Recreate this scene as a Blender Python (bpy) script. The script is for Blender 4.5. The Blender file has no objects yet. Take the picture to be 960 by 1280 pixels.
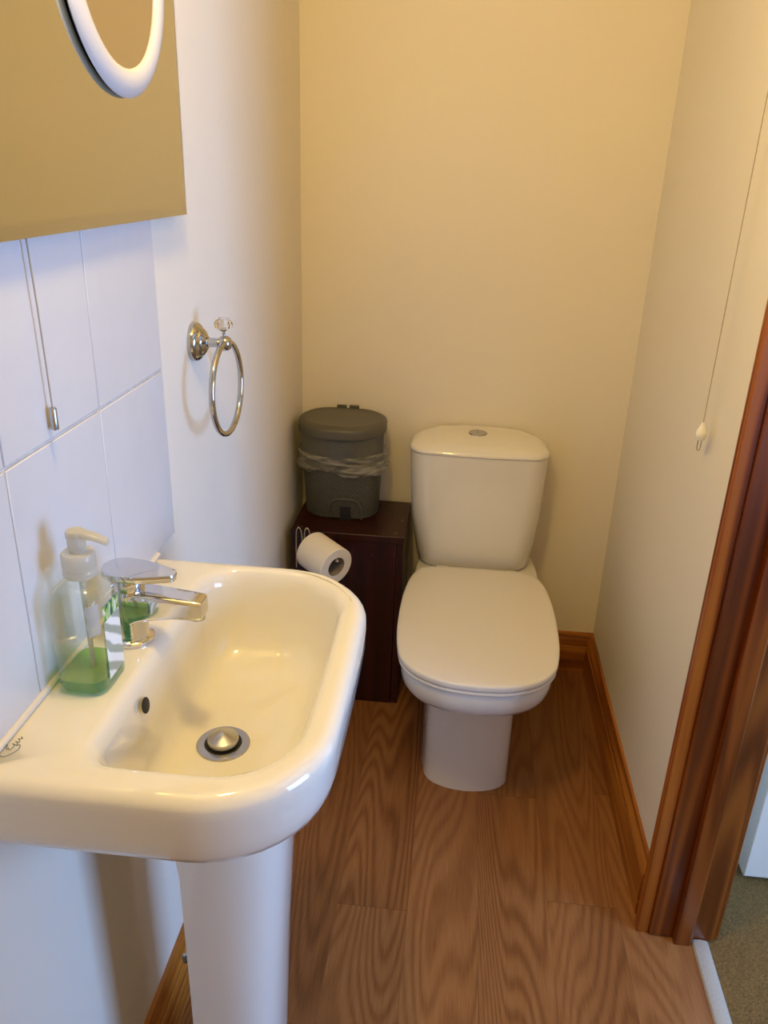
import bpy, bmesh, math, random
from mathutils import Vector, Matrix
random.seed(7)
D = bpy.data; SC = bpy.context.scene; COL = SC.collection
PI = math.pi

# ------------------------------------------------------------------ camera
cam = D.cameras.new('camera'); cam.sensor_fit = 'VERTICAL'; cam.sensor_height = 24.0
cam.lens = 1006.18 / 1280 * 24.0; cam.clip_start = 0.02
camo = D.objects.new('camera', cam); COL.objects.link(camo)
camo.matrix_world = Matrix(((0.99419108, -0.06927504, 0.0823715, 0.0),
                            (0.10292083, 0.38801807, -0.91588715, 0.0),
                            (0.03148649, 0.91904458, 0.39289395, 1.42),
                            (0, 0, 0, 1)))
SC.camera = camo
# ------------------------------------------------------------------ world, lights, exposure
w = D.worlds.new('world'); SC.world = w; w.use_nodes = True
w.node_tree.nodes['Background'].inputs[0].default_value = (0.55, 0.7, 1.0, 1)
w.node_tree.nodes['Background'].inputs[1].default_value = 0.5
SC.view_settings.view_transform = 'Standard'; SC.view_settings.look = 'None'
SC.view_settings.gamma = 1.0; SC.view_settings.use_curve_mapping = False
SC.view_settings.exposure = 0.07
def light(name, kind, loc, energy, color, rot=(0,0,0), **k):
    l = D.lights.new(name, kind); l.energy = energy; l.color = color
    for a, v in k.items(): setattr(l, a, v)
    o = D.objects.new(name, l); o.location = loc; o.rotation_euler = rot; COL.objects.link(o); return o
# daylight entering by the window of the hall, seen through the doorway
light('window_daylight', 'AREA', (2.24, 0.22, 1.02), 66, (0.29, 0.51, 1.0), (0, PI/2, 0), shape='RECTANGLE', size=1.3, size_y=1.05)
# warm lamp of the light fitting above the mirror
light('mirror_lamp', 'POINT', (-0.22, 0.73, 1.92), 18.5, (1.0, 0.685, 0.19), shadow_soft_size=0.055)

# ------------------------------------------------------------------ node helpers
def mat(name):
    m = D.materials.new(name); m.use_nodes = True; m.node_tree.nodes.clear()
    return m, m.node_tree.nodes, m.node_tree.links
class N:
    def __init__(s, name):
        s.m, s.n, s.l = mat(name)
        s.out = s.n.new('ShaderNodeOutputMaterial')
    def add(s, t, **k):
        x = s.n.new('ShaderNode' + t)
        for a, v in k.items():
            if hasattr(x, a): setattr(x, a, v)
        return x
    def set(s, sock, v):
        if isinstance(v, bpy.types.NodeSocket): s.l.new(v, sock)
        elif v is not None:
            if isinstance(v, (tuple, list)) and len(v) == 3 and sock.type == 'RGBA': v = (*v, 1)
            sock.default_value = v
    def math(s, op, a, b=None, c=None):
        x = s.add('Math', operation=op)
        for i, v in enumerate((a, b, c)):
            if v is not None: s.set(x.inputs[i], v)
        return x.outputs[0]
    def bsdf(s, color=(.8,.8,.8), rough=.5, metal=0, **k):
        x = s.add('BsdfPrincipled'); s.set(x.inputs['Base Color'], color); s.set(x.inputs['Roughness'], rough)
        s.set(x.inputs['Metallic'], metal)
        for a, v in k.items(): s.set(x.inputs[a.replace('_', ' ')], v)
        s.l.new(x.outputs[0], s.out.inputs[0]); s.p = x; return x
    def coords(s, scale=(1,1,1)):
        c = s.add('TexCoord'); mp = s.add('Mapping'); s.l.new(c.outputs['Object'], mp.inputs[0])
        mp.inputs['Scale'].default_value = scale; return mp.outputs[0]
    def noise(s, vec, scale, detail=3, rough=.5, dist=0):
        x = s.add('TexNoise'); s.l.new(vec, x.inputs['Vector']); x.inputs['Scale'].default_value = scale
        x.inputs['Detail'].default_value = detail; x.inputs['Roughness'].default_value = rough
        x.inputs['Distortion'].default_value = dist; return x.outputs['Fac']
    def ramp(s, fac, stops):
        x = s.add('ValToRGB'); s.l.new(fac, x.inputs[0]); e = x.color_ramp.elements
        while len(e) < len(stops): e.new(0.5)
        for i, (p, c) in enumerate(stops): e[i].position = p; e[i].color = (*c, 1)
        return x.outputs[0]
    def mix(s, fac, a, b, mode='MIX'):
        x = s.add('Mix', data_type='RGBA', blend_type=mode)
        s.set(x.inputs[0], fac); s.set(x.inputs[6], a); s.set(x.inputs[7], b); return x.outputs[2]
    def bump(s, h, strength=.2, dist=.002):
        x = s.add('Bump'); s.l.new(h, x.inputs['Height']); x.inputs['Strength'].default_value = strength
        x.inputs['Distance'].default_value = dist; s.l.new(x.outputs[0], s.p.inputs['Normal'])

def simple(name, color, rough=.5, metal=0, **k):
    n = N(name); n.bsdf(color, rough, metal, **k); return n.m
def paint(name, color, rough=.62):
    n = N(name); v = n.coords(); a = n.noise(v, 2.2, 3)
    c = n.mix(a, tuple(x*.96 for x in color), tuple(min(1, x*1.03) for x in color))
    n.bsdf(c, rough); n.bump(n.noise(v, 55, 4), .12, .003); return n.m
def wood(name, dark, mid, light_, axis=2, rough=.28, freq=7, bscale=.15):
    n = N(name); sc = [13, 13, 13]; sc[axis] = .45
    v = n.coords(tuple(sc)); f = n.noise(v, 1.3, 1.5, .4, .2)
    s_ = n.math('SINE', n.math('MULTIPLY', f, 6.283 * freq)); s_ = n.math('MULTIPLY_ADD', s_, .5, .5)
    sc2 = [160, 160, 160]; sc2[axis] = 5
    fib = n.noise(n.coords(tuple(sc2)), 1, 3, .6)
    big = n.noise(n.coords((3, 3, 3)), 1, 2)
    t = n.math('ADD', n.math('MULTIPLY', s_, .45), n.math('ADD', n.math('MULTIPLY', fib, .35), n.math('MULTIPLY', big, .4)))
    c = n.ramp(t, [(.2, dark), (.55, mid), (.95, light_)])
    kn = n.add('TexVoronoi'); n.l.new(n.coords((5.5, 5.5, 5.5)), kn.inputs['Vector']); kn.inputs['Scale'].default_value = 1.0
    k = n.math('LESS_THAN', kn.outputs['Distance'], .055)
    c = n.mix(n.math('MULTIPLY', k, .75), c, tuple(x*.35 for x in dark))
    n.bsdf(c, rough, Specular_IOR_Level=.45); n.bump(fib, bscale, .002); return n.m

MW = dict(
 wall=paint('cream_wall_paint', (.84, .765, .64)),
 lwall=paint('pale_wall_paint', (.83, .765, .64)),
 ceil=paint('white_ceiling_paint', (.85, .83, .78)),
 white=paint('white_gloss_paint', (.80, .81, .82), .3),
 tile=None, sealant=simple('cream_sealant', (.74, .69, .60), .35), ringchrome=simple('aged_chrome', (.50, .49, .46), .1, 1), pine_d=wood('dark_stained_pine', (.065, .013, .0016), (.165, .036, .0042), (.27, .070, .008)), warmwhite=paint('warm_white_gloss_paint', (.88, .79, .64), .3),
 pine=wood('stained_pine_upright', (.10, .020, .002), (.25, .058, .005), (.42, .120, .012)),
 pine_y=wood('stained_pine_along', (.15, .038, .005), (.33, .105, .013), (.52, .200, .028), axis=1),
 pine_x=wood('stained_pine_across', (.15, .038, .005), (.33, .105, .013), (.52, .200, .028), axis=0),
 mahog=wood('dark_mahogany_stain', (.012, .0020, .0014), (.028, .0045, .0028), (.046, .0075, .0045), rough=.30, freq=4, bscale=.3),
 ceramic=simple('white_glazed_ceramic', (.79, .755, .66), .07, Coat_Weight=.5, Coat_Roughness=.04),
 ceramic2=simple('white_vitreous_ceramic', (.80, .765, .69), .09, Coat_Weight=.5, Coat_Roughness=.05),
 seat=simple('white_seat_plastic', (.79, .74, .66), .2),
 chrome=simple('polished_chrome', (.72, .72, .73), .06, 1),
 dchrome=simple('brushed_chrome', (.50, .50, .51), .24, 1),
 dark=simple('dark_gap', (.008, .007, .006), .6),
 grey=None,
 paper=None,
 card=simple('grey_cardboard', (.30, .25, .19), .8),
 wire=simple('white_coated_wire', (.62, .60, .57), .3, .4),
 cord=simple('grey_nylon_cord', (.40, .34, .27), .7),
 bead=simple('ivory_bead', (.86, .84, .76), .15),
 alu=None,
 logo=simple('grey_printed_mark', (.20, .22, .25), .3),
)
n = N('glazed_tile'); v = n.coords(); n.bsdf((.64, .64, .645), .16); n.bump(n.noise(v, 9, 2), .25, .01); MW['tile'] = n.m
n = N('cream_grout'); v = n.coords(); n.bsdf(n.ramp(n.noise(v, 60), [(.3, (.62, .55, .47)), (.7, (.78, .71, .62))]), .8); MW['grout'] = n.m
n = N('tissue_paper'); n.bsdf((.86, .80, .70), .95); n.bump(n.noise(n.coords((1,1,1)), 260, 3), .25, .001); MW['paper'] = n.m
n = N('aluminium_strip'); v = n.coords((1, 1, 1)); n.bsdf(n.ramp(n.noise(v, 500, 3), [(.25, (.50, .45, .37)), (.75, (.66, .61, .52))]), .4, .3)
n.bump(n.noise(v, 300), .3, .001); MW['alu'] = n.m
# grey woven plastic of the bin
n = N('grey_plastic'); n.bsdf((.085, .080, .060), .42); MW['grey'] = n.m
n = N('grey_woven_plastic'); n.bsdf((.075, .072, .056), .45)
tc = n.add('TexCoord'); sx = n.add('SeparateXYZ'); n.l.new(tc.outputs['Object'], sx.inputs[0])
ang = n.math('ARCTAN2', sx.outputs[1], sx.outputs[0])
a1 = n.math('SINE', n.math('MULTIPLY', ang, 44)); b1 = n.math('SINE', n.math('MULTIPLY', sx.outputs[2], 520))
n.bump(n.math('MULTIPLY', a1, b1), .35, .002); MW['weave'] = n.m
# carpet
n = N('olive_carpet'); v = n.coords()
n.bsdf(n.ramp(n.noise(v, 260, 5, .7), [(.3, (.12, .064, .012)), (.7, (.36, .205, .055))]), 1.0)
n.bump(n.noise(v, 320, 4), 1.0, .006); MW['carpet'] = n.m
# mirror with a faint warm tint
MW['mirror'] = simple('tinted_mirror_glass', (.69, .69, .60), .03, 1)
MW['mirror2'] = simple('shaving_mirror_glass', (.72, .66, .56), .03, 1)
MW['frame'] = simple('pearl_white_plastic', (.60, .60, .62), .18)
# thin clear plastics: mostly see-through, glossy at grazing angles
def clear(name, tint, gloss=.18, diff=0, dcol=(.8,.8,.8)):
    n = N(name); t = n.add('BsdfTransparent'); n.set(t.inputs[0], tint)
    g = n.add('BsdfGlossy'); n.set(g.inputs[0], (.9,.9,.9)); n.set(g.inputs['Roughness'], .06)
    fr = n.add('LayerWeight'); fr.inputs[0].default_value = gloss
    m1 = n.add('MixShader'); n.l.new(fr.outputs['Facing'], m1.inputs[0]); n.l.new(t.outputs[0], m1.inputs[1]); n.l.new(g.outputs[0], m1.inputs[2])
    d = n.add('BsdfDiffuse'); n.set(d.inputs[0], dcol); tr = n.add('BsdfTranslucent'); n.set(tr.inputs[0], dcol)
    m0 = n.add('MixShader'); m0.inputs[0].default_value = .5; n.l.new(d.outputs[0], m0.inputs[1]); n.l.new(tr.outputs[0], m0.inputs[2])
    m2 = n.add('MixShader'); m2.inputs[0].default_value = diff; n.l.new(m1.outputs[0], m2.inputs[1]); n.l.new(m0.outputs[0], m2.inputs[2])
    n.l.new(m2.outputs[0], n.out.inputs[0]); return n.m
MW['pet'] = clear('clear_bottle_plastic', (.93, .97, .93), .16, .015)
MW['frost'] = clear('frosted_pump_plastic', (.9, .9, .86), .2, .62, (.78, .77, .70))
MW['soap'] = clear('green_soap', (.30, .80, .52), .08, .22, (.05, .55, .30))
MW['soaptop'] = clear('green_soap_surface', (.62, .88, .45), .1, .55, (.50, .68, .24))
MW['bag'] = clear('thin_bin_liner', (.93, .93, .90), .10, .16, (.62, .60, .52))
MW['bag2'] = clear('folded_bin_liner', (.88, .88, .84), .12, .46, (.66, .63, .54))
n = N('crystal_glass'); n.bsdf((1, 1, 1), .0, 0, Transmission_Weight=1.0, IOR=1.5); MW['crystal'] = n.m
# the fold of the liner is milky only where the film is creased
nt = MW['bag2'].node_tree; mx = [x for x in nt.nodes if x.type == 'MIX_SHADER'][-1]
tcn = nt.nodes.new('ShaderNodeTexCoord'); mpn = nt.nodes.new('ShaderNodeMapping'); mpn.inputs['Scale'].default_value = (14, 14, 75)
nz_ = nt.nodes.new('ShaderNodeTexNoise'); nz_.inputs['Detail'].default_value = 4; nz_.inputs['Distortion'].default_value = 1.2; nz_.inputs['Scale'].default_value = 1
rp_ = nt.nodes.new('ShaderNodeMapRange'); rp_.inputs['From Min'].default_value = .38; rp_.inputs['From Max'].default_value = .66; rp_.inputs['To Min'].default_value = .10; rp_.inputs['To Max'].default_value = .72
nt.links.new(tcn.outputs['Object'], mpn.inputs[0]); nt.links.new(mpn.outputs[0], nz_.inputs['Vector']); nt.links.new(nz_.outputs['Fac'], rp_.inputs['Value']); nt.links.new(rp_.outputs[0], mx.inputs[0])
# oak effect vinyl planks
n = N('oak_vinyl_planks')
tc = n.add('TexCoord'); sp = n.add('SeparateXYZ'); n.l.new(tc.outputs['Object'], sp.inputs[0])
X, Y = sp.outputs[0], sp.outputs[1]
PW = .1467; X0 = -.1797
u = n.math('DIVIDE', n.math('SUBTRACT', X, X0), PW); col_ = n.math('FLOOR', u); fu = n.math('FRACT', u)
off = None
for i, o_ in {-2: .62, -1: .95, 0: 1.217, 1: 1.86, 2: 1.585, 3: 1.28, 4: 1.62, 5: .3}.items():
    t = n.math('MULTIPLY', n.math('COMPARE', col_, float(i), .1), o_)
    off = t if off is None else n.math('ADD', off, t)
vv = n.math('DIVIDE', n.math('SUBTRACT', Y, off), 1.2); row = n.math('FLOOR', vv); fv = n.math('FRACT', vv)
cb = n.add('CombineXYZ'); n.l.new(col_, cb.inputs[0]); n.l.new(row, cb.inputs[1]); cb.inputs[2].default_value = 3.7
wn = n.add('TexWhiteNoise', noise_dimensions='3D'); n.l.new(cb.outputs[0], wn.inputs['Vector']); rnd = wn.outputs['Value']
gv = n.add('CombineXYZ'); n.set(gv.inputs[0], n.math('MULTIPLY', X, 5.6)); n.set(gv.inputs[1], n.math('MULTIPLY', Y, .65)); n.set(gv.inputs[2], n.math('MULTIPLY', rnd, 40))
fld = n.noise(gv.outputs[0], 1.0, 1.5, .35, .05)
lines = n.math('SINE', n.math('MULTIPLY', fld, 6.283 * 38)); lines = n.math('MULTIPLY_ADD', lines, .5, .5)
lines = n.math('POWER', lines, 1.6)
fb = n.add('CombineXYZ'); n.set(fb.inputs[0], n.math('MULTIPLY', X, 420)); n.set(fb.inputs[1], n.math('MULTIPLY', Y, 16)); n.set(fb.inputs[2], rnd)
fib = n.noise(fb.outputs[0], 1, 3, .6)
lf = n.noise(gv.outputs[0], .9, 2)
mk = n.noise(gv.outputs[0], .55, 1)
amp = n.math('MULTIPLY_ADD', mk, .9, .05)
t = n.math('ADD', n.math('MULTIPLY', n.math('MULTIPLY', lines, amp), -.34), n.math('ADD', n.math('MULTIPLY', fib, .40), n.math('MULTIPLY', lf, .42)))
front = n.math('LESS_THAN', row, -.5)
t = n.math('ADD', t, n.math('ADD', n.math('MULTIPLY', n.math('SUBTRACT', rnd, .5), .16), n.math('MULTIPLY', front, .10)))
c = n.ramp(t, [(.02, (.095, .031, .008)), (.30, (.225, .084, .023)), (.52, (.325, .137, .043)), (.80, (.46, .215, .083))])
edge = n.math('MAXIMUM', n.math('LESS_THAN', fu, .006), n.math('LESS_THAN', fv, .0012))
c = n.mix(n.math('MULTIPLY', edge, .45), c, (.05, .02, .01))
n.bsdf(c, .38, Specular_IOR_Level=.35)
n.bump(n.math('SUBTRACT', fib, lines), .12, .001); MW['floor'] = n.m
# printed face of the soap label: green leaves and white sweeping script on clear film
n = N('soap_label_print'); v = n.coords((1, 1, 1)); sp = n.add('SeparateXYZ'); n.l.new(v, sp.inputs[0])
wv = n.add('TexWave', wave_type='BANDS', bands_direction='DIAGONAL'); n.l.new(n.coords((1, .8, 1)), wv.inputs['Vector']); wv.inputs['Scale'].default_value = 26; wv.inputs['Distortion'].default_value = 3
leaf = n.noise(n.coords((1, 2.2, 1)), 70, 2, .5, .6)
leafc = n.ramp(leaf, [(.36, (.02, .05, .22)), (.46, (.04, .22, .03)), (.56, (.30, .50, .10)), (.68, (.75, .78, .70))])
whit = n.ramp(wv.outputs['Fac'], [(.3, (.30, .36, .30)), (.7, (.80, .82, .78))])
top = n.math('GREATER_THAN', sp.outputs[2], .085)
n.bsdf(n.mix(top, whit, leafc), .3); MW['label'] = n.m
MW['leafgreen'] = simple('label_leaf_green', (.10, .30, .05), .4)

# ------------------------------------------------------------------ mesh helpers
class MB:
    def __init__(s): s.v = []; s.f = []
    def add(s, vs, fs):
        b = len(s.v); s.v += [Vector(p) for p in vs]; s.f += [tuple(i + b for i in f) for f in fs]; return s
    def box(s, a, b):
        x0, y0, z0 = a; x1, y1, z1 = b
        return s.add([(x0,y0,z0),(x1,y0,z0),(x1,y1,z0),(x0,y1,z0),(x0,y0,z1),(x1,y0,z1),(x1,y1,z1),(x0,y1,z1)],
              [(0,3,2,1),(4,5,6,7),(0,1,5,4),(1,2,6,5),(2,3,7,6),(3,0,4,7)])
    def loft(s, rings, cap0=True, cap1=True, closed=True):
        n_ = len(rings[0]); vs = [p for r in rings for p in r]; fs = []
        for i in range(len(rings) - 1):
            for j in range(n_ if closed else n_ - 1):
                k = (j + 1) % n_
                fs.append((i*n_ + j, i*n_ + k, (i+1)*n_ + k, (i+1)*n_ + j))
        if cap0: fs.append(tuple(reversed(range(n_))))
        if cap1: fs.append(tuple((len(rings)-1)*n_ + j for j in range(n_)))
        return s.add(vs, fs)
    def tube(s, pts, r, n_=12, closed=False):
        pts = [Vector(p) for p in pts]; m = len(pts); rings = []; prev = None
        for i, p in enumerate(pts):
            if closed: t = pts[(i+1) % m] - pts[i-1]
            else: t = pts[min(i+1, m-1)] - pts[max(i-1, 0)]
            t.normalize()
            if prev is None:
                a = Vector((0,0,1)) if abs(t.z) < .9 else Vector((1,0,0)); prev = t.cross(a).normalized()
            prev = (prev - t * prev.dot(t)).normalized(); q = t.cross(prev)
            rr = r[i] if isinstance(r, (list, tuple)) else r
            rings.append([p + (prev*math.cos(2*PI*k/n_) + q*math.sin(2*PI*k/n_)) * rr for k in range(n_)])
        if closed: rings.append(rings[0]); return s.loft(rings, False, False)
        return s.loft(rings)
    def lathe(s, prof, base=(0,0,0), axis=(0,0,1), n_=40, cap0=True, cap1=True):
        ax = Vector(axis).normalized(); a = Vector((1,0,0)) if abs(ax.x) < .9 else Vector((0,1,0))
        u_ = ax.cross(a).normalized(); v_ = ax.cross(u_); base = Vector(base)
        return s.loft([[base + ax*h + (u_*math.cos(2*PI*k/n_) + v_*math.sin(2*PI*k/n_))*r for k in range(n_)] for r, h in prof], cap0, cap1)
    def obj(s, name, m, parent=None, smooth=40, bevel=0, seg=2, origin=None):
        o0 = wloc(parent) if parent else Vector(origin or (0,0,0))
        me = D.meshes.new(name); me.from_pydata([tuple(p - o0) for p in s.v], [], s.f)
        bm = bmesh.new(); bm.from_mesh(me); bmesh.ops.remove_doubles(bm, verts=bm.verts, dist=1e-6)
        bmesh.ops.recalc_face_normals(bm, faces=bm.faces); bm.to_mesh(me); bm.free()
        me.materials.append(m)
        if smooth:
            me.polygons.foreach_set('use_smooth', [True]*len(me.polygons)); me.set_sharp_from_angle(angle=math.radians(smooth))
        o = D.objects.new(name, me); COL.objects.link(o)
        if parent: o.parent = parent
        else: o.location = o0
        if bevel:
            b = o.modifiers.new('bevel', 'BEVEL'); b.width = bevel; b.segments = seg; b.limit_method = 'ANGLE'; b.angle_limit = math.radians(35)
            b.harden_normals = False
        return o
def wloc(o):
    p = Vector((0,0,0))
    while o: p += o.location; o = o.parent
    return p
def thing(name, label, cat, loc):
    o = D.objects.new(name, None); COL.objects.link(o); o.location = loc; o.empty_display_size = .05
    o['label'] = label; o['category'] = cat; return o
def struct(o): o['kind'] = 'structure'; return o
def rrect(x0, x1, y0, y1, r, z, k=8, side=5):
    """rounded rectangle; r = (x0y0, x1y0, x1y1, x0y1); equal point count for any radii"""
    if not isinstance(r, (tuple, list)): r = (r,)*4
    lim = .49*min(x1-x0, y1-y0); r = [min(q, lim) for q in r]
    cs = [(x0, y0, PI, r[0]), (x1, y0, 1.5*PI, r[1]), (x1, y1, 0, r[2]), (x0, y1, .5*PI, r[3])]
    out = []
    for i, (cx, cy, a0, rr) in enumerate(cs):
        sx = 1 if cx == x0 else -1; sy = 1 if cy == y0 else -1
        c = (cx + sx*rr, cy + sy*rr)
        arc = [Vector((c[0] + rr*math.cos(a0 + .5*PI*j/k), c[1] + rr*math.sin(a0 + .5*PI*j/k), z)) for j in range(k+1)]
        if out:
            a = out[-1]; out += [a.lerp(arc[0], j/(side+1)) for j in range(1, side+1)]
        out += arc
    a, b = out[-1], out[0]; out += [a.lerp(b, j/(side+1)) for j in range(1, side+1)]
    return out
def circ_like(ring, cx, cy, r, z, phase=None):
    out = []
    for p in ring:
        a = math.atan2(p.y - cy, p.x - cx); out.append(Vector((cx + r*math.cos(a), cy + r*math.sin(a), z)))
    return out
def lerp_ring(a, b, t, z=None):
    out = [p.lerp(q, t) for p, q in zip(a, b)]
    if z is not None: out = [Vector((p.x, p.y, z)) for p in out]
    return out
def catmull(pts, k=6, closed=False):
    pts = [Vector(p) for p in pts]; m = len(pts); out = []
    for i in range(m if closed else m-1):
        g = (lambda j: pts[j % m]) if closed else (lambda j: pts[max(0, min(m-1, j))])
        p0, p1, p2, p3 = g(i-1), g(i), g(i+1), g(i+2)
        for j in range(k):
            t = j/k
            out.append(.5*((2*p1) + (p2-p0)*t + (2*p0-5*p1+4*p2-p3)*t*t + (3*p1-p0-3*p2+p3)*t**3))
    if not closed: out.append(pts[-1])
    return out

# ------------------------------------------------------------------ the room
XL, XR, YB, YN, HC = -.437, .459, 2.177, -.55, 2.32
DY0, DY1, DH = .36, 1.225, 2.02          # doorway in the right wall
WT = .125
struct(MB().box((XL-.1, YN-.1, -.06), (.56, YB+.1, 0)).obj('floor', MW['floor'], smooth=0))
struct(MB().box((.56, -1.4, -.06), (2.4, 2.3, -.002)).obj('floor_hall', MW['carpet'], smooth=0))
m = MB().box((XL-.1, -1.4, HC), (2.4, 2.3, HC+.1)); struct(m.obj('ceiling', MW['ceil'], smooth=0))
struct(MB().box((XL-.1, YN-.1, 0), (XL, YB, HC)).obj('wall_left', MW['lwall'], smooth=0))
struct(MB().box((XL-.1, YB, 0), (XR+WT, YB+.1, HC)).obj('wall_back', MW['wall'], smooth=0))
struct(MB().box((XL, YN-.1, 0), (XR+WT, YN, HC)).obj('wall_near', MW['lwall'], smooth=0))
m = MB().box((XR, DY1+.008, 0), (XR+WT, YB, HC)).box((XR, YN, 0), (XR+WT, DY0-.008, HC)).box((XR, DY0-.008, DH+.008), (XR+WT, DY1+.008, HC))
struct(m.obj('wall_right', MW['lwall'], smooth=0))
# hall beyond the doorway
m = MB().box((2.2, -1.3, 0), (2.3, -.45, HC)).box((2.2, .95, 0), (2.3, 2.2, HC)).box((2.2, -.45, 0), (2.3, .95, .35)).box((2.2, -.45, 2.05), (2.3, .95, HC))
struct(m.obj('wall_hall_side', MW['white'], smooth=0))
struct(MB().box((XR+WT, -1.4, 0), (2.3, -1.3, HC)).obj('wall_hall_near', MW['white'], smooth=0))
struct(MB().box((XR+WT, 2.2, 0), (2.3, 2.3, HC)).obj('wall_hall_back', MW['white'], smooth=0))
struct(MB().box((XR, -1.3, 0), (XR+WT, YN-.1, HC)).obj('wall_hall_end', MW['white'], smooth=0))
m = MB()
for a, b in (((2.18, -.45, .35), (2.3, -.40, 2.05)), ((2.18, .90, .35), (2.3, .95, 2.05)), ((2.18, -.45, .35), (2.3, .95, .40)), ((2.18, -.45, 2.0), (2.3, .95, 2.05))): m.box(a, b)
struct(m.obj('window_1', MW['white'], bevel=.003))

def skirting(name, p0, p1, nrm, m, h=.133):
    """moulded skirting swept along p0-p1, nrm points into the room"""
    prof = [(0, 0), (.018, 0), (.018, .086), (.0165, .090), (.0125, .092), (.0125, .0955), (.0165, .098), (.0175, .104),
            (.0165, .110), (.013, .117), (.0095, .124), (.0085, .128), (.0075, .1325), (.006, h), (0, h)]
    p0, p1, nrm = Vector(p0), Vector(p1), Vector(nrm)
    r = [[p + nrm*a + Vector((0, 0, b)) for a, b in prof] for p in (p0, p1)]
    return struct(MB().loft(r).obj(name, m, smooth=30))
skirting('baseboard_back', (XL, YB, 0), (XR, YB, 0), (0, -1, 0), MW['pine_x'])
skirting('baseboard_right', (XR, YB, 0), (XR, 1.272, 0), (-1, 0, 0), MW['pine_y'])
skirting('baseboard_left', (XL, YN, 0), (XL, YB, 0), (1, 0, 0), MW['pine_y'])

# door frame: moulded architrave on the room side, lining, door stop
def zsweep(prof, z0, z1): return [[Vector((x, y, z)) for x, y in prof] for z in (z0, z1)]
AW = .050
prof = [(XR, DY1+.004), (XR-.021, DY1+.004), (XR-.0225, DY1+.007), (XR-.0225, DY1+.014), (XR-.019, DY1+.017), (XR-.0185, DY1+.021), (XR-.0205, DY1+.025),
        (XR-.0205, DY1+.030), (XR-.017, DY1+.036), (XR-.013, DY1+.041), (XR-.011, DY1+.044), (XR-.010, DY1+AW-.001), (XR-.008, DY1+AW), (XR, DY1+AW)]
pr2 = [(x, DY0 - (y - DY1)) for x, y in prof]
m = MB().loft(zsweep(prof, 0, DH+.054)).loft(zsweep(pr2, 0, DH+.054))
hp = [(x, y - DY1) for x, y in prof]
m.loft([[Vector((x, yy, DH + d)) for x, d in hp] for yy in (DY0-AW, DY1+AW)])
fr = struct(m.obj('door_1', MW['pine'], smooth=30))                      # the architrave
m = MB()
LX0, LX1 = XR+.0015, .592
lin = lambda y, s: [(LX0, y), (LX0+.003, y - s*.002), (LX1-.006, y - s*.002), (LX1-.002, y), (LX1, y + s*.006), (LX1, y + s*.012), (LX0, y + s*.012)]
m.box((XR-.002, DY1+.006, .002), (LX1-.01, DY1+.014, DH+.006)).loft(zsweep(lin(DY1, 1), .002, DH)).loft(zsweep(lin(DY0, -1), .002, DH)).box((LX0, DY0, DH), (LX1, DY1, DH+.01))
l = struct(m.obj('door_lining', MW['pine_d'], parent=fr, smooth=30, bevel=.0012))
st = lambda y, s: [(.507, y), (.507, y - s*.0145), (.509, y - s*.0165), (.5375, y - s*.0165), (.541, y - s*.0135), (.541, y)]
m = MB().loft(zsweep(st(DY1-.001, 1), 0, DH)).loft(zsweep(st(DY0+.001, -1), 0, DH)).box((.507, DY0, DH-.014), (.541, DY1, DH))
struct(m.obj('door_stop', MW['pine_d'], parent=fr, smooth=30))
# hall side architrave
hp = [(XR+WT, DY1+.006), (XR+WT+.014, DY1+.006), (XR+WT+.018, DY1+.012), (XR+WT+.018, DY1+.05), (XR+WT, DY1+.055)]
m = MB().loft(zsweep(hp, 0, DH+.05)).loft(zsweep([(x, DY0-(y-DY1)) for x, y in hp], 0, DH+.05))
struct(m.obj('hall_architrave', MW['pine'], parent=fr, smooth=30))
# threshold strip
th = [(.544, -.004), (.544, .001), (.547, .0042), (.560, .006), (.573, .0042), (.577, .001), (.577, -.004)]
m = MB().loft([[Vector((x, y, z)) for x, z in th] for y in (DY0+.013, DY1-.004)]); struct(m.obj('trim_threshold', MW['alu'], smooth=30))
# white panelled door leaf standing open in the hall
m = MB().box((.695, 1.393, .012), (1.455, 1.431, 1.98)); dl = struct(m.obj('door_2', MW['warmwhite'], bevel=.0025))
m = MB()
for z0, z1 in ((.2, .9), (1.05, 1.85)):
    for x0, x1 in ((.80, 1.04), (1.11, 1.35)):
        m.box((x0, 1.389, z0), (x1, 1.394, z1))
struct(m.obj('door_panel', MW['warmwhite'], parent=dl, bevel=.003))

# splashback tiles, one panel of glazed tiles on cream grout
TY = [.045, .26, .475, .690, .905, 1.120]; TZ = [.879, 1.140, 1.401, 1.662, 1.92]
struct(MB().box((XL, TY[0], TZ[0]), (XL+.0036, TY[-1]+.001, TZ[-1])).obj('trim_grout', MW['grout'], smooth=0))
m = MB()
for i in range(5):
    for j in range(4):
        m.box((XL+.0005, TY[i]+.001, TZ[j]+.0022), (XL+.006, TY[i+1]-.001, TZ[j+1]-.0018))
struct(m.obj('trim_tiles', MW['tile'], bevel=.0012))

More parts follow.
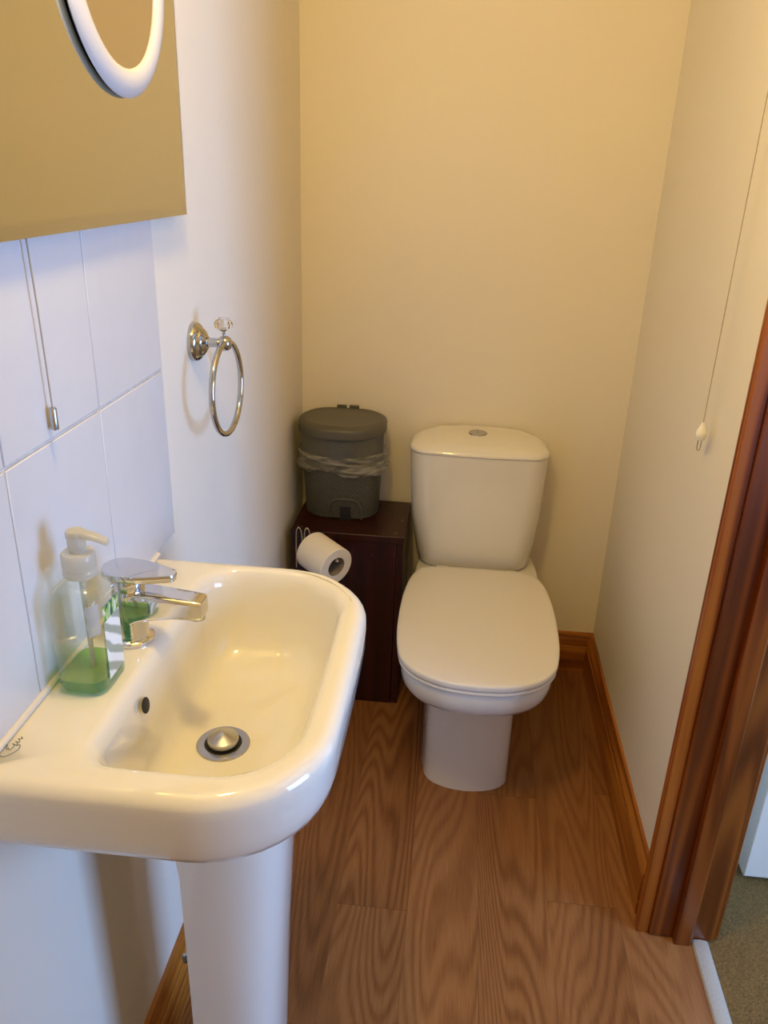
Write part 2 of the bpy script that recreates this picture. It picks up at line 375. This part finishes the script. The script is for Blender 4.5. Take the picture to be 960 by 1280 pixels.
# ------------------------------------------------------------------ basin
ZB = .875
bas = thing('wash_basin', 'white ceramic wash basin on a pedestal against the tiled left wall', 'basin', (-.28, .80, 0))
BX0, BX1, BY0, BY1 = XL+.0062, -.104, .556, 1.048
def ob(ins, z, fr=.125, y0=0):
    r = max(.02, fr - ins*.6)
    return rrect(BX0, BX1-ins, BY0+ins, BY1-ins, (.006, r, r, .006), z, 10, 6)
def inn(ins, z, rf=.088, rb=.034):
    return rrect(-.345+ins, -.138-ins, .600+ins, 1.022-ins, (max(rb, rb+ins*.2), rf, rf, rb+.02), z, 10, 6)
def bulge(ring, amt, x1=-.104):
    # gentle outward bow of the front edge
    out = []
    for p in ring:
        t = (p.y - .802)/.246; k = max(0, (p.x - BX0)/(x1 - BX0))
        out.append(Vector((p.x + amt*(1 - t*t)*k - amt*k*.4, p.y, p.z)))
    return out
DC = (-.265, .796)
R = []
R.append([Vector((p.x, p.y, .728)) for p in ob(.10, .728)])
R.append(ob(.034, .783)); R.append(ob(.016, .7880)); R.append(ob(.0085, .7935)); R.append(ob(.005, .803)); R.append(ob(.001, .82)); R.append(ob(0, .852))
for i in range(1, 7):
    a = i/6*PI/2; R.append(ob(.017*(1-math.cos(a)), .858 + .017*math.sin(a)))
R = [bulge(r, .006) for r in R]
r_in = [bulge(inn(-.010, ZB), .004), bulge(inn(-.005, ZB-.0012), .004), bulge(inn(-.001, ZB-.005), .004), bulge(inn(.003, ZB-.012), .004)]
R += r_in
base_ = bulge(inn(.003, ZB-.012), .004); c = circ_like(base_, DC[0], DC[1], .031, .7445)
for t, z in ((.02, .852), (.05, .832), (.09, .808), (.14, .787), (.20, .772), (.28, .762), (.38, .7555), (.50, .7515), (.64, .7485), (.80, .7465), (1, .7450)):
    R.append(lerp_ring(base_, c, t, z))
R.append([Vector((p.x, p.y, .72)) for p in circ_like(base_, DC[0], DC[1], .030, .72)])
m = MB().loft(R, True, True); m.obj('bowl', MW['ceramic'], bas, smooth=60)
MB().tube([(BX0+.0002, BY0+.006, ZB+.0034), (BX0+.0002, TY[-1]-.078, ZB+.0034)], .0044, 10).obj('sealant', MW['sealant'], bas)
# overflow hole
m = MB().lathe([(.0, 0), (.0095, 0), (.0095, .001), (.0085, .0014), (0, .0014)], (-.3345, .735, .842), (1, 0, .18), 24)
ov = m.obj('overflow_hole', MW['dark'], bas); ov['label'] = 'dark oval overflow hole'
# printed mark on the deck corner
m = MB()
for pts in ([(-.4315, .603), (-.424, .594), (-.417, .5975), (-.413, .606), (-.4145, .613), (-.4175, .611)],
            [(-.4315, .603), (-.430, .610), (-.4265, .611), (-.4255, .606), (-.4225, .6045)],
            [(-.4240, .6075), (-.4205, .6045), (-.4195, .611), (-.4225, .6135)],
            [(-.4225, .6135), (-.4170, .6125), (-.4205, .6175)], [(-.4215, .617), (-.4170, .6165), (-.4200, .6215)], [(-.421, .621), (-.417, .6225), (-.4195, .625)]):
    m.tube([Vector((p.x, p.y, ZB+.0001)) for p in catmull([(x, y, 0) for x, y in pts], 5)], .00055, 6)
lg = m.obj('printed_mark', MW['logo'], bas); lg['label'] = 'small grey swirl mark with script'
# pedestal: U shaped column, open at the wall side
def ped(z, xf, w, xb=-.305, yc=.803):
    outer, inner = [], []
    for s_, lst in ((0, outer), (.012, inner)):
        lst.append(Vector((xb, yc - w + s_, z)))
        for k in range(25):
            a = -PI/2 + PI*k/24; e = .72
            ca, sa = max(0, math.cos(a))**e, math.copysign(abs(math.sin(a))**e, math.sin(a))
            lst.append(Vector((xb+.03 + (xf - xb - .03 - s_)*ca, yc + (w - s_)*sa, z)))
        lst.append(Vector((xb, yc + w - s_, z)))
    return outer + inner[::-1]
m = MB().loft([ped(.0, -.200, .086), ped(.10, -.201, .085), ped(.40, -.191, .085), ped(.60, -.181, .087), ped(.70, -.176, .09, -.315), ped(.740, -.174, .093, -.325)])
m.obj('pedestal', MW['ceramic'], bas, smooth=50)
# waste
m = MB().lathe([(.0235, -.004), (.0235, .0026), (.0325, .0026), (.0335, .0016), (.0335, -.004)], (DC[0], DC[1], .7448), n_=40)
wst = m.obj('waste_flange', MW['dchrome'], bas); wst['label'] = 'chrome pop-up waste ring'
m = MB().lathe([(.006, -.004), (.006, .004), (.0188, .0045), (.0196, .0052), (.0196, .0105), (.0190, .0118), (.0100, .0155), (.0005, .0190)], (DC[0], DC[1], .7448), n_=40)
m.obj('waste_plug', MW['dchrome'], bas)
m = MB().lathe([(.0234, 0), (.0234, .0022), (.006, .0022)], (DC[0], DC[1], .7445), n_=40); m.obj('waste_gap', MW['dark'], bas)
# pipes behind the pedestal
m = MB().tube([(-.356, .872, 0), (-.356, .872, .30), (-.356, .872, .69)], .0075); m.obj('supply_pipe', MW['white'], bas)
m = MB()
m.lathe([(.010, 0), (.0125, .002), (.0125, .018), (.009, .021), (.009, .045), (.0125, .048), (.0125, .064), (.010, .066)], (-.356, .872, .228), n_=6).lathe([(.007, 0), (.007, .02), (.004, .022)], (-.356, .872, .261), (-1, -1, 0), 12)
m.obj('isolating_valve', MW['dchrome'], bas)
m = MB().tube(catmull([(-.27, .80, .735), (-.28, .81, .60), (-.31, .82, .56), (-.345, .83, .57), (-.36, .84, .60), (-.40, .85, .61), (-.436, .86, .61)], 6), .018, 16); m.obj('waste_pipe', MW['white'], bas)

# ------------------------------------------------------------------ tap
FX, FY = -.379, .820
tap = thing('mixer_tap', 'chrome single-lever mixer tap on the basin deck behind the soap bottle', 'tap', (FX, FY, ZB))
m = MB().lathe([(.0245, 0), (.0255, .0015), (.0255, .005), (.0235, .007), (.0205, .008), (.0195, .012), (.0195, .055), (.0205, .068), (.0195, .072), (0.002, .072)], (FX, FY, ZB), n_=44)
m.obj('body', MW['chrome'], tap)
def xrib(secs, k=6):
    """loft of rounded sections along x: (x, zc, halfw, halfh)"""
    out = []
    for x, zc, hw, hh in secs:
        ring = rrect(-hw, hw, -hh, hh, min(hw, hh)*.38, 0, k, 2); out.append([Vector((x, FY + p.x, zc + p.y)) for p in ring])
    return out
sx_ = [(FX+x, ZB+(t+b)/2, w_, (t-b)/2) for x, t, b, w_ in ((-.006, .0715, .018, .0190), (.012, .0715, .030, .0190), (.03, .0705, .036, .0180), (.055, .0685, .0395, .0168), (.076, .0665, .0400, .0158), (.088, .0652, .0400, .0148), (.0922, .0638, .0412, .0134), (.0932, .0615, .0435, .0110))]
MB().loft(xrib(sx_)).obj('spout', MW['chrome'], tap, smooth=35)
MB().lathe([(.0095, 0), (.0095, .006), (.002, .006)], (FX+.083, FY, ZB+.037), n_=24).obj('aerator', MW['dchrome'], tap)
MB().lathe([(.0185, 0), (.0190, .002), (.0190, .016), (.0175, .019), (.002, .019)], (FX, FY, ZB+.072), n_=40).obj('cartridge', MW['chrome'], tap)
m = MB(); ol = []
for k in range(17):
    a = PI/2 + PI*k/16; ol.append((FX-.004 + .0255*math.cos(a), .0255*math.sin(a)))
ol += [(FX+.016, -.0235), (FX+.034, -.0185), (FX+.048, -.0130)]
for k in range(9):
    a = -PI/2 + PI*k/8; ol.append((FX+.052 + .0085*math.cos(a), .0110*math.sin(a)))
ol += [(FX+.048, .0130), (FX+.034, .0185), (FX+.016, .0235)]
def lev(s_, dz):
    cx = FX + .015
    return [Vector((cx + (x-cx)*s_, FY + y*s_, ZB + .098 - .05*(x - FX) + dz)) for x, y in ol]
m.loft([lev(.93, -.0085), lev(.99, -.0075), lev(1, -.006), lev(1, -.001), lev(.985, .0006), lev(.96, .0008)])
m.obj('lever', MW['chrome'], tap, smooth=35)

# ------------------------------------------------------------------ soap bottle
SX, SY = -.391, .733
sp_ = thing('soap_bottle', 'clear pump bottle with a little green liquid soap on the basin corner', 'bottle', (SX, SY, ZB))
def br(hx, hy, r, z): return [Vector((SX, SY, ZB+z)) + p for p in rrect(-hx, hx, -hy, hy, min(r, hx*.98, hy*.98), 0, 8, 3)]
out = [br(.022, .028, .010, .0005), br(.0270, .033, .013, .002), br(.0265, .0352, .014, .006), br(.0272, .0360, .015, .05), br(.0280, .0364, .016, .095), br(.0276, .0358, .017, .108)]
for a in (15, 30, 45, 60, 75, 88):
    a = math.radians(a); out.append(br(.0145 + .0131*math.cos(a), .0145 + .0213*math.cos(a), .019, .108 + .021*math.sin(a)))
out.append(br(.0140, .0140, .0138, .132)); out.append(br(.0140, .0140, .0138, .136))
MB().loft(out, True, False).obj('bottle_body', MW['pet'], sp_, smooth=60)
so = [br(.021, .027, .010, .0015), br(.0245, .0322, .013, .003), br(.0256, .0343, .014, .007), br(.0262, .0350, .015, .018)]
so_ = MB().loft(so, True, False).obj('liquid_soap', MW['soap'], sp_, smooth=50); so_['label'] = 'green liquid soap'
MB().loft([br(.0262, .0350, .015, .018), br(.0247, .0334, .014, .0178)], False, True).obj('soap_surface', MW['soaptop'], so_, smooth=0)
MB().lathe([(.0170, 0), (.0178, .001), (.0178, .007), (.0173, .008), (.0173, .010), (.0178, .011), (.0178, .025), (.0165, .0275), (.006, .028)], (SX, SY, ZB+.133), n_=36).obj('collar', MW['frost'], sp_)
PZ = .160
MB().lathe([(.0085, 0), (.0085, .004), (.0095, .005), (.0095, .016), (.0102, .018), (.0104, .023), (.009, .0255), (.001, .026)], (SX, SY, ZB+PZ), n_=30).obj('pump_head', MW['frost'], sp_)
m = MB()
nz = [(SX-.004, .0205, .0085, .0042), (SX+.008, .0212, .0075, .0040), (SX+.020, .0195, .006, .0036), (SX+.030, .0160, .005, .0034), (SX+.0345, .0135, .0045, .0030)]
m.loft([[Vector((x, SY + p.x, ZB+PZ+zc + p.y)) for p in rrect(-hw, hw, -hh, hh, hh*.8, 0, 5, 1)] for x, zc, hw, hh in nz])
m.obj('pump_nozzle', MW['frost'], sp_, smooth=50)
MB().tube([(SX, SY, ZB+.133), (SX+.001, SY, ZB+.08), (SX+.003, SY-.002, ZB+.006)], .0028, 10).obj('dip_tube', MW['frost'], sp_)
g = []
for j in range(9):
    z = .014 + j*.0112; g.append([Vector((SX + .0287, SY + y, ZB+z)) for y in (-.018, -.009, 0, .009, .020)])
lb = MB().loft(g, False, False, closed=False).obj('label', MW['label'], sp_); lb['label'] = 'side label printed with green leaves and white script'
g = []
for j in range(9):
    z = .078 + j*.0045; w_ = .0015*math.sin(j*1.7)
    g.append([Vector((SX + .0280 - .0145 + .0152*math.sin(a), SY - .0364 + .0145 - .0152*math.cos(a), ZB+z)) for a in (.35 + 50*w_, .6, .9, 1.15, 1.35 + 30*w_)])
lb = MB().loft(g, False, False, closed=False).obj('corner_reflection', clear('pearly_reflection', (.85, .88, .92), .15, .55, (.74, .77, .82)), sp_); lb['label'] = 'pearly white strip standing for a reflection at the front corner'  # reflection at the bottle corner, put in as a pale milky strip

# ------------------------------------------------------------------ towel ring
TX, TYY, TZZ = XL, 1.278, 1.150
tr_ = thing('towel_ring', 'chrome towel ring with a clear crystal knob on the left wall', 'towel ring', (TX, TYY, TZZ))
MB().lathe([(.0305, 0), (.0315, .002), (.0315, .006), (.030, .010), (.026, .0135), (.0225, .0150), (.0215, .018), (.017, .0215), (.012, .0235), (.0095, .026)], (TX, TYY, TZZ), (1, 0, 0), 44).obj('wall_rose', MW['ringchrome'], tr_)
MB().lathe([(.0075, .025), (.0075, .042), (.0090, .044), (.0115, .048), (.0125, .053), (.0115, .058), (.009, .062), (.002, .0645)], (TX, TYY, TZZ), (1, 0, 0), 30).obj('post', MW['ringchrome'], tr_)
MB().lathe([(.0028, .008), (.0022, .018), (.0048, .026), (.002, .027)], (TX+.052, TYY, TZZ), (0, 0, 1), 16).obj('knob_stem', MW['ringchrome'], tr_)
MB().lathe([(.0045, .0195), (.0140, .026), (.0155, .032), (.0100, .0400), (.003, .0408)], (TX+.052, TYY, TZZ), (0, 0, 1), 9).obj('crystal_knob', MW['crystal'], tr_, smooth=0)
RC = Vector((TX+.054, TYY-.002, TZZ - .0745)); a_ = math.radians(2)
dirv = Vector((math.sin(a_), math.cos(a_), 0))
MB().tube([RC + dirv*.0755*math.cos(2*PI*k/72) + Vector((0, 0, .0755*math.sin(2*PI*k/72))) for k in range(72)], 0.0050, 14, closed=True).obj('ring', MW['ringchrome'], tr_)

# ------------------------------------------------------------------ mirror and the round shaving mirror on it
MXF = XL + .023
mi = thing('wall_mirror', 'large rectangular mirror hanging on the wall above the wash basin', 'mirror', (MXF, .75, 1.351))
MY0, MY1, MZ0, MZ1 = .28, 1.226, 1.348, 1.80
B = .014; m = MB()
m.box((XL+.0065, MY0+.001, MZ0+.001), (MXF-.004, MY1-.001, MZ1-.001)); bk = m.obj('backing_board', simple('brown_backing', (.20, .12, .05), .6), mi, smooth=0)
m = MB().add([(MXF-.004, MY0, MZ0), (MXF-.004, MY1, MZ0), (MXF-.004, MY1, MZ1), (MXF-.004, MY0, MZ1),
              (MXF-.0026, MY0, MZ0), (MXF-.0026, MY1, MZ0), (MXF-.0026, MY1, MZ1), (MXF-.0026, MY0, MZ1),
              (MXF, MY0+B, MZ0+B), (MXF, MY1-B, MZ0+B), (MXF, MY1-B, MZ1-B), (MXF, MY0+B, MZ1-B)],
             [(0,3,2,1), (0,1,5,4), (1,2,6,5), (2,3,7,6), (3,0,4,7), (4,5,9,8), (5,6,10,9), (6,7,11,10), (7,4,8,11), (8,9,10,11)])
m.obj('mirror_glass', MW['mirror'], mi, smooth=0)
SMC = Vector((MXF, 1.014, 1.628)); sm = thing('shaving_mirror', 'round white-rimmed shaving mirror fixed on the large mirror', 'mirror', SMC)
R1, R0 = .143, .112
m = MB().lathe([(R0, .005), (R0, .008), (R0+.003, .011), (R0+.010, .0135), (R0+.019, .0130), (R1-.006, .0105), (R1-.001, .007), (R1, .005), (R1-.003, .0025), (R0+.004, .0025), (R0, .005)], SMC, (1, 0, 0), 72, False, False)
m.obj('rim', MW['frame'], sm, smooth=60)
MB().lathe([(R1-.010, .0002), (R1-.006, .0015), (R1-.010, .003)], SMC, (1, 0, 0), 72).obj('backing', MW['dark'], sm)
MB().lathe([(R0+.001, .006), (R0+.001, .0075), (.001, .0075)], SMC, (1, 0, 0), 72).obj('mirror_glass', MW['mirror2'], sm)

# ------------------------------------------------------------------ pull cords
pc = thing('pull_cord', 'thin pull cord with a short metal toggle hanging below the mirror', 'pull cord', (-.424, .782, 1.153))
MB().tube([(-.424, .782, 1.177), (-.424, .779, 1.28), (-.424, .775, 1.352)], .0009, 8).obj('cord', MW['cord'], pc)
MB().lathe([(.002, 0), (.0038, .0006), (.0040, .0015), (.0040, .023), (.0032, .0245), (.001, .025)], (-.424, .782, 1.153), n_=20).obj('toggle', MW['dchrome'], pc)
CX, CY = .436, 1.432
pc = thing('pull_cord', 'long pull cord with an ivory bead hanging by the right wall', 'pull cord', (CX, CY, .97))
MB().tube([(CX, CY, 1.015), (CX, CY, 1.3), (CX, CY-.002, 1.7), (CX, CY-.004, HC)], .0009, 8).obj('cord', MW['cord'], pc)
MB().lathe([(.003, -.014), (.0072, -.013), (.0098, -.006), (.0102, 0), (.0085, .006), (.0050, .011), (.0036, .016), (.0028, .019)], (CX, CY, 1.003), n_=28).obj('bead', MW['bead'], pc)
MB().tube([(CX-.0028, CY, .992), (CX-.0030, CY, .975), (CX-.002, CY, .9705), (CX, CY, .969), (CX+.002, CY, .9705), (CX+.0030, CY, .975), (CX+.0028, CY, .992)], .0009, 8).obj('wire_loop', MW['dchrome'], pc)

# ------------------------------------------------------------------ dark wooden box unit
bx = thing('wooden_cabinet', 'dark mahogany-stained wooden box beside the toilet in the corner', 'cabinet', (-.277, 2.03, 0))
bX0, bX1, bY0, bY1, bZ = XL+.019, -.117, 1.917, YB-.019, .531
MB().box((bX0-.001, bY0-.006, bZ-.020), (bX1+.002, bY1, bZ)).obj('top_panel', MW['mahog'], bx, bevel=.002)
MB().box((bX0, bY0, .0), (bX1-.020, bY0+.018, bZ-.020)).obj('front_panel', MW['mahog'], bx, bevel=.0015)
MB().box((bX1-.019, bY0+.002, .0), (bX1, bY1, bZ-.020)).obj('side_panel', MW['mahog'], bx, bevel=.0015)
MB().box((bX0, bY0+.018, .0), (bX0+.018, bY1, bZ-.020)).obj('side_panel', MW['mahog'], bx, bevel=.0015)
SCR = simple('worn_screw_head', (.30, .24, .20), .35, .9)
for x, y in ((-.402, 1.935), (-.393, 1.935), (-.140, 1.935), (-.130, 2.02)):
    MB().lathe([(.0032, 0), (.0032, .0008), (.001, .0012)], (x, y, bZ), n_=16).obj('screw', SCR, bx)
for x, z in ((-.140, .475), (-.200, .470), (-.385, .490)):
    MB().lathe([(.0030, 0), (.0030, .0006), (.001, .0008)], (x, bY0, z), (0, -1, 0), 16).obj('screw', simple('stained_screw_head', (.10, .03, .02), .4, .4), bx)

# toilet roll and its wire holder on the box
ax = Vector((.74, -.67, -.10)).normalized(); end = Vector((-.277, 1.794, .491)); st_ = end - ax*.102
ho = thing('roll_holder', 'white wire toilet roll holder hooked on the dark box', 'holder', (-.39, 1.912, .47))
for dx in (0, .022):
    MB().tube(catmull([(-.404+dx, 1.9115, .42), (-.404+dx, 1.9110, .50), (-.402+dx, 1.9075, .530), (-.397+dx, 1.9050, .541), (-.391+dx, 1.9055, .536), (-.388+dx, 1.9085, .515), (-.386+dx, 1.909, .47)], 6), .0016, 8).obj('wire_hook', MW['wire'], ho)
up = Vector((0, 0, 1)); side = ax.cross(up).normalized()
MB().tube(catmull([(-.386, 1.909, .47), tuple(st_ + Vector((-.015, .02, 0))), tuple(st_ + up*.0215), tuple(end + up*.0215), tuple(end + ax*.004 + up*.0195 + side*.006)], 8), .0016, 8).obj('wire_arm', MW['wire'], ho)
ro = thing('toilet_roll', 'white toilet paper roll on the wire holder in front of the box', 'toilet roll', end)
MB().lathe([(.0260, 0), (.0485, 0), (.0500, .0015), (.0500, .1005), (.0485, .102), (.0260, .102), (.0260, 0)], st_, ax, 56, False, False).obj('paper', MW['paper'], ro)
MB().lathe([(.0259, .0005), (.0259, .1015), (.0249, .1015), (.0249, .0005), (.0259, .0005)], st_, ax, 40, False, False).obj('cardboard_core', MW['card'], ro)

# ------------------------------------------------------------------ pedal bin with liner
BNX, BNY = -.304, 2.068
bn = thing('pedal_bin', 'grey woven-pattern plastic bin standing on the dark box', 'bin', (BNX, BNY, bZ))
def bo(hx, yf, yb, z, r=.10):
    r = min(r, hx*.98, (yb-yf)/2*.98); return rrect(BNX-hx, BNX+hx, yf, yb, (r, r, r*.85, r*.85), bZ+z, 10, 4)
MB().loft([bo(.096, 2.008, 2.135, 0), bo(.1005, 2.001, 2.140, .004), bo(.1020, 1.999, 2.142, .02), bo(.112, 1.965, 2.152, .244)]).obj('bin_body', MW['weave'], bn)
MB().loft([bo(.115, 1.958, 2.155, .240), bo(.118, 1.952, 2.157, .243), bo(.1185, 1.951, 2.157, .262), bo(.116, 1.955, 2.155, .269), bo(.104, 1.972, 2.145, .2745), bo(.098, 1.98, 2.14, .2735), bo(.06, 2.02, 2.10, .2745)]).obj('lid', MW['grey'], bn, smooth=50)
MB().box((BNX-.031, 2.150, bZ+.262), (BNX-.004, 2.160, bZ+.280)).box((BNX+.004, 2.150, bZ+.262), (BNX+.031, 2.160, bZ+.280)).obj('lid_hinge', MW['grey'], bn, bevel=.002)
# raised arch and black slot of the pedal
def yfront(z): return 2.008 + (1.965 - 2.008)*(z/.244)
m = MB(); arc = []
for k in range(21):
    a = PI*k/20; x = BNX + .018 + .044*math.copysign(abs(math.cos(a))**.55, math.cos(a)); z = .006 + .058*math.sin(a)**.6 if 0 < k < 20 else .004
    arc.append(Vector((x, yfront(z) - .006, bZ+z)))
m.tube(arc, .0035, 8); m.obj('pedal_arch', MW['grey'], bn)
m = MB(); fc = [Vector((p.x, p.y + .002, p.z)) for p in arc]; m.add(fc + [p + Vector((0, .012, 0)) for p in fc], [tuple(range(21)), tuple(range(41, 20, -1))] + [(k, (k+1) % 21, 21+(k+1) % 21, 21+k) for k in range(21)])
m.obj('pedal_panel', MW['grey'], bn)
MB().box((BNX+.004, yfront(.02)-.0085, bZ+.0005), (BNX+.033, yfront(.02)+.01, bZ+.042)).obj('pedal_slot', MW['dark'], bn)
# liner
def lin_ring(z, grow, amp, ph, skew=0):
    t = z/.244; base = bo(.102 + .010*t + grow, 1.999 - .034*t - grow, 2.142 + .010*t + grow*.4, z)
    out = []
    for i, p in enumerate(base):
        a = math.atan2(p.y - BNY, p.x - BNX)
        d = amp*(math.sin(a*5 + ph) + .6*math.sin(a*11 + ph*2.1) + .35*math.sin(a*19 + ph*.7))
        n_ = Vector((math.cos(a), math.sin(a)*.5, 0)); q = p + n_*(d + (.010*max(0, math.cos(a-5.9))**6 if skew else 0))
        q.z += amp*1.2*math.sin(a*3 + ph*1.7) + (skew*(.005*math.sin(a*2+.7)))
        q.x = max(q.x, XL+.004); q.y = min(q.y, YB-.006)
        out.append(q)
    return out
bg = MB().loft([lin_ring(.243, .0035, .0003, 0), lin_ring(.225, .006, .0012, .5), lin_ring(.20, .008, .0020, 1.3), lin_ring(.182, .006, .0020, 2.2)], False, False).obj('bin_liner', MW['bag'], bn, smooth=60)
def sag(ring, a_):   # uneven hem: the near right corner hangs lowest
    out = []
    for p in ring:
        t = (p.x - BNX)/.12; k = 1 if p.y < BNY else .3
        out.append(Vector((p.x + .006*max(0, t)*a_*k, p.y, p.z - a_*k*(.010*max(0, t)**3 + .004*math.sin(t*5.5) + .002*math.sin(t*17)))))
    return out
MB().loft([sag(lin_ring(.190, .005, .0018, 2.2), .2), sag(lin_ring(.188, .009, .0016, 2.4), .3), sag(lin_ring(.176, .0115, .0026, 1.2), .4), sag(lin_ring(.168, .0100, .0030, 2.1), .6), sag(lin_ring(.158, .0130, .0034, 3.0), .8), sag(lin_ring(.146, .0110, .0034, 4.0), 1.1), sag(lin_ring(.140, .0070, .0030, 4.4), 1.4), sag(lin_ring(.148, .0055, .0022, 4.0), 1), sag(lin_ring(.170, .0045, .0018, 2.9), .5)], False, False).obj('liner_fold', MW['bag2'], bg, smooth=60)

# ------------------------------------------------------------------ toilet
to = thing('toilet', 'white close-coupled toilet with the seat lid down, in front of the back wall', 'toilet', (.082, 1.85, 0))
TCX = .082
def half(lst, z, cx=TCX, k=4):
    right = catmull([(cx + x, y, z) for x, y in lst], k)
    left = [Vector((2*cx - p.x, p.y, z)) for p in right[1:-1]][::-1]
    return right + left
SEAT = [(0, 1.420), (.06, 1.4255), (.105, 1.442), (.138, 1.464), (.162, 1.494), (.1765, 1.53), (.1865, 1.60), (.190, 1.69), (.188, 1.79), (.179, 1.875), (.164, 1.930), (.145, 1.955), (.10, 1.967), (0, 1.970)]
PAN = [(0, 1.428), (.06, 1.434), (.104, 1.452), (.134, 1.474), (.156, 1.504), (.169, 1.54), (.179, 1.61), (.183, 1.69), (.182, 1.79), (.177, 1.88), (.171, 1.97), (.165, 2.07), (.14, 2.150), (0, 2.155)]
FOOT = [(0, 1.588), (.040, 1.593), (.078, 1.608), (.100, 1.632), (.108, 1.67), (.112, 1.71), (.114, 1.77), (.116, 1.83), (.118, 1.90), (.120, 1.96), (.122, 2.02), (.122, 2.07), (.115, 2.13), (0, 2.14)]
def ins(ring, d, cx=TCX, cy=1.70):
    out = []; m_ = len(ring)
    for i, p in enumerate(ring):
        t = (ring[(i+1) % m_] - ring[i-1]); n_ = Vector((t.y, -t.x, 0)).normalized()
        if n_.dot(p - Vector((cx, cy, p.z))) < 0: n_ = -n_
        out.append(p - n_*d)
    return out
P = lambda z, t=0, d=0: ins(lerp_ring(half(PAN, z), half(FOOT, z), t), d)
rings = [ins(half(FOOT, 0), -.001), half(FOOT, .01), half(FOOT, .10), P(.22, 1), P(.262, .985), P(.285, .93), P(.300, .80), P(.3075, .62), P(.314, .42), P(.322, .25), P(.335, .12), P(.352, .04), P(.372, .005), P(.392, 0), P(.3985, 0, .002), P(.401, 0, .006)]
MB().loft(rings).obj('pan', MW['ceramic2'], to, smooth=60)
def S(z, d):
    r = half(SEAT, z)
    if d <= .010: return ins(r, d)
    k = 1 - d/.19; return [Vector((TCX + (p.x-TCX)*k, 1.70 + (p.y-1.70)*k, z)) for p in r]
MB().loft([S(.4015, .010), S(.4020, .004), S(.4045, .0015), S(.4095, .0015), S(.4125, .005)]).obj('seat_ring', MW['seat'], to, smooth=60)
MB().loft([S(.4130, .008), S(.4145, .001), S(.4170, 0), S(.4255, 0), S(.4280, .0012), S(.4292, .004), S(.4300, .012), S(.4312, .05), S(.4318, .10), S(.4320, .15)]).obj('seat_lid', MW['seat'], to, smooth=60)
for s_ in (-1, 1):
    MB().lathe([(.012, 0), (.013, .001), (.013, .030), (.012, .031)], (TCX - .11 if s_ < 0 else TCX + .079, 1.990, .404), (1, 0, 0), 24).obj('lid_hinge', MW['seat'], to)
# cistern
CCX = .064
def cis(hw, yf, z, rf=.055, bow=.014, cx=None, rb=.03):
    cx = CCX if cx is None else cx
    ring = rrect(cx-hw, cx+hw, yf+bow, YB-.006, (rf, rf, rb, rb), z, 8, 8); out = []
    for p in ring:
        t = (p.x-cx)/hw; k = max(0, (YB - p.y)/(YB-yf))
        out.append(Vector((p.x, p.y - bow*(1-t*t)*k, p.z)))
    return out
c0 = .070
MB().loft([cis(.146, 2.010, .4015, cx=c0), cis(.1515, 2.004, .404, cx=c0), cis(.1545, 2.000, .410, cx=c0), cis(.1600, 1.995, .44, cx=.069), cis(.1680, 1.990, .49, cx=.068), cis(.1755, 1.986, .56, cx=.067), cis(.1805, 1.984, .65, cx=.065), cis(.1830, 1.983, .737)]).obj('cistern', MW['ceramic2'], to, smooth=50)
MB().loft([cis(.1820, 1.985, .7378, .05, rb=.05), cis(.1845, 1.981, .7385, .05, rb=.055), cis(.1850, 1.980, .7405, .05, rb=.06), cis(.1848, 1.9805, .7435, .05, rb=.065), cis(.1825, 1.984, .7485, .05, rb=.075), cis(.175, 1.993, .7560, .055, rb=.085), cis(.155, 2.015, .7635, .06, rb=.075), cis(.11, 2.06, .7685, .04), cis(.06, 2.10, .7690, .02, .008)]).obj('cistern_lid', MW['ceramic2'], to, smooth=50)
b_ = MB().lathe([(.025, -.004), (.0255, .001), (.0245, .003), (.0225, .0035), (.0215, .0025), (.0005, .0025)], (.058, 2.100, .7690), n_=36).obj('flush_button', MW['dchrome'], to)
MB().box((.0575, 2.080, .7700), (.0585, 2.120, .7718)).obj('button_split', MW['dark'], b_, smooth=0)

# ------------------------------------------------------------------ light fitting above the mirror
cl = thing('mirror_light', 'white wall light fitting above the large mirror', 'wall light', (XL, .73, 1.92))
MB().lathe([(.045, 0), (.045, .014), (.036, .022), (.012, .024), (.012, .130), (.020, .134), (.022, .150), (.018, .154)], (XL, .73, 1.92), (1, 0, 0), n_=32).obj('fitting', MW['white'], cl)
